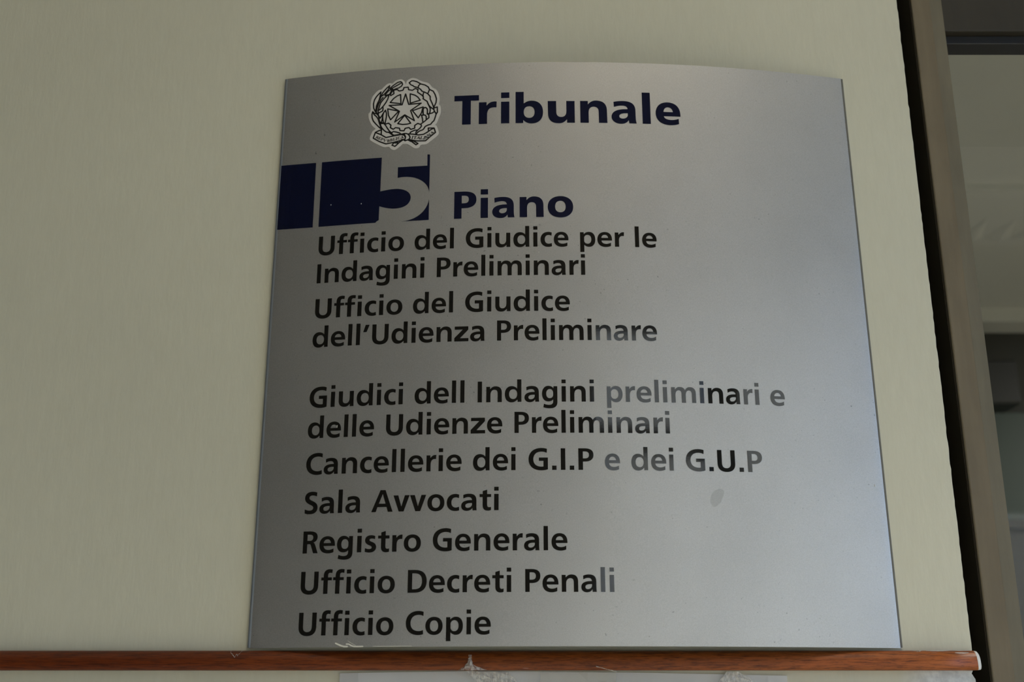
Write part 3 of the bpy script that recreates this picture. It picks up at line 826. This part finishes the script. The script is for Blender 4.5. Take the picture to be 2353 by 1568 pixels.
def set_line(words, z0, size, font, key):
    """words: (text, arc length of its left and right edges); returns one film outline for the whole line"""
    V, F = [], []
    for text, a, b in words:
        x, items = 0.0, []
        for i, ch in enumerate(text):
            w, l, r, _ = font[ch]
            if i: x += l
            items.append((ch, x))
            x += w + (r if i < len(text) - 1 else 0)
        k = (b - a) / x
        for ch, gx in items:
            vs, tr = glyph(font, key, ch)
            o = len(V)
            V += [(a + (gx + p[0]) * k, z0 + p[1] * size) for p in vs]
            F += [tuple(i + o for i in t) for t in tr]
    return V, F

for key, words, z0 in ROWS:
    text = ' '.join(w[0] for w in words)
    if key == 'tribunale':
        V, F = set_line(words, z0, 0.03927 / 700, GB, 'b')
        apply_film('lettering', V, F, M_NAVY, 0.0003, 'navy heading reading ' + text)
    elif key == 'piano':
        V, F = set_line(words, z0, 0.03452 / 700, GB, 'b')
        apply_film('lettering', V, F, M_NAVY, 0.0003, 'navy line reading ' + text)
    else:
        V, F = set_line(words, z0, 0.02398 / 700, GL, 'l')
        apply_film('lettering', V, F, M_BLACK, 0.0003, 'black line reading ' + text)

# navy block and the floor number 5 cut out of it
shapes = [([(x * 1e-5, y * 1e-5) for x, y in p], []) for p in FLOOR]
cuts = [((s / 1000.0, 0.43), (s / 1000.0, 0.60)) for s in range(-360, -130, 6)]
V, F = fill2d(shapes, cuts, 1e-8)
apply_film('floor_number', V, F, M_NAVY, 0.0003, 'navy bars with the floor number 5 left out of them')

# emblem sticker
stk = [(x * 1e-5, y * 1e-5) for x, y in STICKER]
def smooth_closed(p, n=3):
    r = []
    m = len(p)
    for i in range(m):
        p0, p1, p2, p3 = p[i - 1], p[i], p[(i + 1) % m], p[(i + 2) % m]
        for k in range(n):
            t = k / n
            r.append(tuple(0.5 * (2*p1[c] + (p2[c]-p0[c])*t + (2*p0[c]-5*p1[c]+4*p2[c]-p3[c])*t*t + (3*p1[c]-p0[c]-3*p2[c]+p3[c])*t**3) for c in (0, 1)))
    return r
V, F = fill2d([(smooth_closed(stk), [])], [((s / 1000.0, 0.50), (s / 1000.0, 0.70)) for s in range(-260, -140, 6)], 1e-8)
emblem = apply_film('emblem', V, F, M_STICK, 0.0003, 'pale cut-out sticker with a star in a cogwheel and branches')

def stroke_shapes(pts, w):
    sh = []
    h = w / 2
    for i in range(len(pts) - 1):
        (x0, y0), (x1, y1) = pts[i], pts[i + 1]
        d = math.hypot(x1 - x0, y1 - y0)
        if d < 1e-7: continue
        ux, uy = (x1 - x0) / d, (y1 - y0) / d
        sh.append(([(x0 - uy*h, y0 + ux*h), (x1 - uy*h, y1 + ux*h), (x1 + uy*h, y1 - ux*h), (x0 + uy*h, y0 - ux*h)], []))
    for x, y in pts:
        sh.append(([(x + h*math.cos(k*PI/4 + .2), y + h*math.sin(k*PI/4 + .2)) for k in range(8)], []))
    return sh
V, F = [], []
for ln in EMBLEM:
    pts = [(x * 1e-5, y * 1e-5) for x, y in ln]
    vs, tr = fill2d(stroke_shapes(pts, 0.00168), (), 1e-8)
    o_ = len(V)
    V += vs
    F += [tuple(i + o_ for i in t) for t in tr]
art = apply_film('emblem_drawing', V, F, M_INK, 0.00042, 'black line drawing and ribbon of the emblem', emblem, 0.0001)

# tiny lettering on the ribbon: strokes in a unit box, (x0,y0,x1,y1,weight)
TH, TN = 0.24, 0.11
RL = {'R': (.95, [(.2,0,.2,1,TH),(.2,.95,.6,.95,TN),(.65,.9,.7,.6,TH),(.6,.5,.2,.5,TN),(.45,.5,.85,0,TH),(.05,.03,.38,.03,TN)]),
      'E': (.85, [(.2,0,.2,1,TH),(.05,.95,.75,.95,TN),(.2,.5,.55,.5,TN),(.05,.05,.75,.05,TN),(.75,.95,.75,.75,TN),(.75,.05,.78,.25,TN)]),
      'P': (.85, [(.2,0,.2,1,TH),(.05,.95,.5,.95,TN),(.6,.92,.65,.58,TH),(.55,.48,.2,.48,TN),(.05,.03,.38,.03,TN)]),
      'V': (.9, [(.1,1,.48,0,TH),(.48,0,.85,1,TN),(0,.97,.3,.97,TN),(.7,.97,.95,.97,TN)]),
      'B': (.9, [(.2,0,.2,1,TH),(.05,.95,.5,.95,TN),(.58,.9,.58,.58,TH),(.2,.52,.55,.52,TN),(.65,.45,.65,.1,TH),(.05,.05,.55,.05,TN)]),
      'L': (.8, [(.2,0,.2,1,TH),(.05,.97,.38,.97,TN),(.05,.05,.7,.05,TN),(.7,.05,.74,.3,TN)]),
      'I': (.5, [(.22,0,.22,1,TH),(.05,.97,.4,.97,TN),(.05,.03,.4,.03,TN)]),
      'C': (.95, [(.8,.7,.75,.9,TN),(.75,.9,.5,.98,TN),(.5,.98,.25,.85,TH*.8),(.22,.85,.15,.5,TH),(.15,.5,.25,.15,TH),(.25,.15,.5,.02,TN),(.5,.02,.85,.2,TN)]),
      'A': (.95, [(.15,0,.48,1,TN),(.48,1,.8,0,TH),(.25,.35,.65,.35,TN),(0,.03,.28,.03,TN),(.62,.03,.95,.03,TN)]),
      'T': (.85, [(.42,0,.42,1,TH),(.05,.95,.8,.95,TN),(.05,.95,.05,.75,TN),(.8,.95,.8,.75,TN),(.25,.03,.6,.03,TN)]),
      'N': (1.0, [(.15,0,.15,1,TN),(.15,1,.8,0,TH),(.8,0,.8,1,TN),(0,.97,.25,.97,TN),(.68,.97,.95,.97,TN)])}
V, F = [], []
for (text, a, b), hh, sl in zip(RIBBON, (0.0030, 0.0031, 0.0033, 0.0031), (0.1, 0.1, 0.1, -0.15)):
    ax, ay, bx, by = a[0]*1e-5, a[1]*1e-5, b[0]*1e-5, b[1]*1e-5
    L = math.hypot(bx - ax, by - ay)
    ux, uy = (bx - ax) / L, (by - ay) / L
    tot = sum(RL[c][0] for c in text)
    k = L / tot
    x = 0
    for c in text:
        for x0, y0, x1, y1, w in RL[c][1]:
            f = lambda px, py: (ax + (x + (px + sl*py)*1.0)*k*ux - py*hh*uy*0.9, ay + (x + (px + sl*py))*k*uy + py*hh*(ux*0.5 + 0.5))
            p = [f(x0, y0), f(x1, y1)]
            vs, tr = fill2d(stroke_shapes(p, w * k * 0.95), (), 1e-9)
            o_ = len(V)
            V += vs
            F += [tuple(i + o_ for i in t) for t in tr]
        x += RL[c][0]
apply_film('ribbon_lettering', V, F, M_INK, 0.00045, 'tiny black words REPVBBLICA ITALIANA on the ribbon', emblem, 0.0001)

# old tape residue along the lower edge, chipped flecks and a dull smear on the sheet
V, F = [], []
for ln, w in zip(SCRAPS, (0.0016, 0.0014, 0.0005, 0.0005)):
    vs, tr = fill2d(stroke_shapes([(x*1e-5, max(0.0006, y*1e-5)) for x, y in ln], w), (), 1e-9)
    o_ = len(V); V += vs; F += [tuple(i + o_ for i in t) for t in tr]
apply_film('tape_residue', V, F, M_RESIDUE, 0.0004, 'cream streaks of old tape on the lower edge')
for i, (x, y) in enumerate(FLECKS):
    p = (x*1e-5, y*1e-5)
    l = 0.0022 if i in (4, 5) else 0.0006
    V, F = fill2d(stroke_shapes([(p[0], p[1] - l/2), (p[0] + 0.0001, p[1] + l/2)], 0.0008 if i < 5 else 0.0006), (), 1e-9)
    apply_film('fleck', V, F, M_RESIDUE, 0.0006, 'white chipped fleck')
M_SMEAR = simple('dull_smear', (0.42, 0.42, 0.38), 0.55, 0.75, Alpha=0.16)
V, F = fill2d([(smooth_closed([(x*1e-5, y*1e-5) for x, y in STAIN]), [])], (), 1e-9)
apply_film('smear', V, F, M_SMEAR, 0.0002, 'faint dull smear below the lettering', None, 0.0001)

# ------------------------------------------------------------------ wooden rail under the sign
prof = [(0.0, -0.0030), (-0.0065, -0.0028), (-0.0100, -0.0034), (-0.0135, -0.0055), (-0.0160, -0.0090), (-0.0174, -0.0130),
        (-0.0180, -0.0172), (-0.0180, -0.0205), (-0.0168, -0.0226), (-0.0140, -0.0231), (0.0, -0.0231)]
def rail_mesh(x0, x1, shrink=0.0, n=1, jit=0.0):
    bm = bmesh.new()
    rings = []
    for i in range(n + 1):
        x = x0 + (x1 - x0) * i / n
        rings.append([bm.verts.new((x, y, z)) for y, z in prof])
    for a, b in zip(rings, rings[1:]):
        for k in range(len(prof) - 1):
            bm.faces.new((a[k], a[k + 1], b[k + 1], b[k]))
        bm.faces.new((a[-1], a[0], b[0], b[-1]))
    bm.faces.new(rings[0][::-1])
    bm.faces.new(rings[-1])
    bmesh.ops.recalc_face_normals(bm, faces=bm.faces)
    return bm
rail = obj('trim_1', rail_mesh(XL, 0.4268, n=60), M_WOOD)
rail['kind'] = 'structure'
rail['label'] = 'varnished red-brown wooden rail along the wall under the sign'
for p in rail.data.polygons: p.use_smooth = abs(p.normal.x) < 0.5
# its sawn end, brushed over with white wall paint
bm = bmesh.new()
r0 = [bm.verts.new((0.4268, y, z)) for y, z in prof]
cy, cz = -0.009, -0.014
r1 = [bm.verts.new((0.4296, cy + (y - cy) * 0.97, cz + (z - cz) * 0.96)) for y, z in prof]
r2 = [bm.verts.new((0.4306, cy + (y - cy) * 0.80, cz + (z - cz) * 0.82)) for y, z in prof]
for a, b in ((r0, r1), (r1, r2)):
    for k in range(len(prof)):
        bm.faces.new((a[k], a[(k + 1) % len(prof)], b[(k + 1) % len(prof)], b[k]))
bm.faces.new(r2); bm.faces.new(r0[::-1])
bmesh.ops.recalc_face_normals(bm, faces=bm.faces)
cap = obj('end_cap', bm, M_PAINTW, rail)
cap['label'] = 'white painted sawn end'

# dabs of wall paint on the rail's top edge
def prof_at(k):
    i = min(int(k), len(prof) - 2)
    f = k - i
    return (prof[i][0] + (prof[i+1][0] - prof[i][0]) * f - 0.00025, prof[i][1] + (prof[i+1][1] - prof[i][1]) * f + 0.0002)
def dab(x0, x1, k0, k1, seed):
    rn = random.Random(seed)
    bm = bmesh.new()
    a, b = [], []
    n_ = 14
    for i in range(n_ + 1):
        t = i / n_
        w = math.sin(PI * t) ** 0.6
        km = k0 + (k1 - k0) * (0.35 + 0.65 * w) * rn.uniform(0.75, 1.0)
        ya, za = prof_at(k0)
        yb, zb = prof_at(max(k0 + .05, km))
        x = x0 + (x1 - x0) * t
        a.append(bm.verts.new((x, ya, za))); b.append(bm.verts.new((x, yb, zb)))
    for i in range(n_): bm.faces.new((a[i], a[i+1], b[i+1], b[i]))
    bmesh.ops.recalc_face_normals(bm, faces=bm.faces)
    bmesh.ops.solidify(bm, geom=list(bm.faces), thickness=0.0001)
    o = obj('paint_dab', bm, M_PAINTW, rail)
    o['label'] = 'dried pale wall paint'
for args in ((-0.3665, -0.354, 0.3, 4.6, 1), (0.362, 0.372, 0.6, 2.6, 2), (0.376, 0.400, 1.6, 2.2, 3), (0.398, 0.4255, 0.7, 1.9, 4), (0.405, 0.420, 2.9, 3.2, 5)):
    dab(*args)

# ------------------------------------------------------------------ sheet of paper taped below the rail
bm = bmesh.new()
top = [(-0.2502, -0.0258), (-0.18, -0.0246), (-0.1111, -0.0237), (-0.05, -0.0240), (0.0097, -0.0246), (0.09, -0.0256), (0.16, -0.0270), (0.2274, -0.0284)]
n = 24
rows = []
for j in range(12):
    t = j / 11
    row = []
    for i in range(n + 1):
        x = top[0][0] + (top[-1][0] - top[0][0]) * i / n
        for a, b in zip(top, top[1:]):
            if a[0] <= x <= b[0] + 1e-9:
                zt = a[1] + (b[1] - a[1]) * (x - a[0]) / (b[0] - a[0])
        y = -0.0016 - 0.0012 * abs(math.sin(x * 14 + 0.6)) * (1 - t) - 0.0006 * math.sin(t * 5)
        row.append(bm.verts.new((x, y, zt - 0.335 * t ** 1.3)))
    rows.append(row)
for a, b in zip(rows, rows[1:]):
    for i in range(n): bm.faces.new((a[i], a[i + 1], b[i + 1], b[i]))
bmesh.ops.solidify(bm, geom=list(bm.faces), thickness=0.0002)
bmesh.ops.recalc_face_normals(bm, faces=bm.faces)
o = obj('paper_notice', bm, M_PAPER, None, False)
tag(o, 'plain white paper sheet taped to the wall just below the wooden rail', 'paper')

def tape(name, pts, nx, nz, mat, label, crumple, seed, smooth=False):
    """strip through four corners (top-left, top-right, bottom-right, bottom-left) crumpled out of plane"""
    rnd = random.Random(seed)
    bm = bmesh.new()
    g = []
    for j in range(nz + 1):
        r = []
        v = j / nz
        for i in range(nx + 1):
            u = i / nx
            p = [(1-v)*((1-u)*pts[0][c] + u*pts[1][c]) + v*((1-u)*pts[3][c] + u*pts[2][c]) for c in range(3)]
            d = crumple if 0 < i < nx else crumple * 0.5
            r.append(bm.verts.new((p[0] + rnd.uniform(-.6, .6)*d, p[1] - rnd.uniform(0, 1)*d, p[2] + rnd.uniform(-.6, .6)*d)))
        g.append(r)
    for a, b in zip(g, g[1:]):
        for i in range(nx): bm.faces.new((a[i], a[i+1], b[i+1], b[i]))
    bmesh.ops.solidify(bm, geom=list(bm.faces), thickness=0.00008)
    o = obj(name, bm, mat, None, smooth)
    return tag(o, label, 'tape', 'clear tape pieces around the paper sheet')

# the left piece is pulled into a crumpled peak up the face of the rail
rnd = random.Random(4)
bm = bmesh.new()
rows = []
for j in range(13):
    v = j / 12
    z = -0.0075 + (-0.0232 + 0.0075) * v
    xl = -0.1122 - 0.0013 * v - 0.0095 * max(0, v - 0.45) ** 1.5 / 0.41
    xr = -0.1092 + 0.0020 * v + 0.0150 * max(0, v - 0.55) ** 1.6 / 0.28
    r = []
    for i in range(9):
        u = i / 8
        yr = -0.0185 - 0.0022 * math.sin(u * PI) * (0.5 + v)
        r.append(bm.verts.new((xl + (xr - xl) * u + rnd.uniform(-.0003, .0003), yr - rnd.uniform(0, .0014), z + rnd.uniform(-.0004, .0004))))
    rows.append(r)
for a, b in zip(rows, rows[1:]):
    for i in range(8): bm.faces.new((a[i], a[i + 1], b[i + 1], b[i]))
bmesh.ops.solidify(bm, geom=list(bm.faces), thickness=0.00008)
tag(obj('adhesive_tape', bm, M_TAPEW), 'crumpled clear tape peak standing up the face of the wooden rail', 'tape', 'clear tape pieces around the paper sheet')
tape('adhesive_tape', [(-0.116, -0.0055, -0.0240), (-0.070, -0.0055, -0.0246), (-0.052, -0.0050, -0.046), (-0.088, -0.0050, -0.046)], 9, 6, M_TAPEW,
     'wrinkled clear tape on the white paper, left of centre', 0.0013, 5)
tape('adhesive_tape', [(-0.036, -0.0040, -0.0250), (0.0445, -0.0040, -0.0252), (0.0445, -0.0040, -0.060), (-0.036, -0.0040, -0.060)], 8, 4, M_TAPE,
     'flat yellowed clear tape across the middle of the white paper', 0.0002, 6)
tape('adhesive_tape', [(0.0225, -0.0200, -0.0190), (0.0445, -0.0195, -0.0246), (0.0445, -0.0185, -0.0254), (0.0225, -0.0190, -0.0196)], 9, 2, M_TAPECURL,
     'whitish curled tape edge lying over the bottom of the wooden rail', 0.0004, 8)
tape('adhesive_tape', [(0.162, -0.0060, -0.0242), (0.176, -0.0060, -0.0246), (0.203, -0.0055, -0.042), (0.148, -0.0055, -0.042)], 8, 6, M_TAPEW,
     'crumpled clear tape on the white paper, right part', 0.0013, 9)
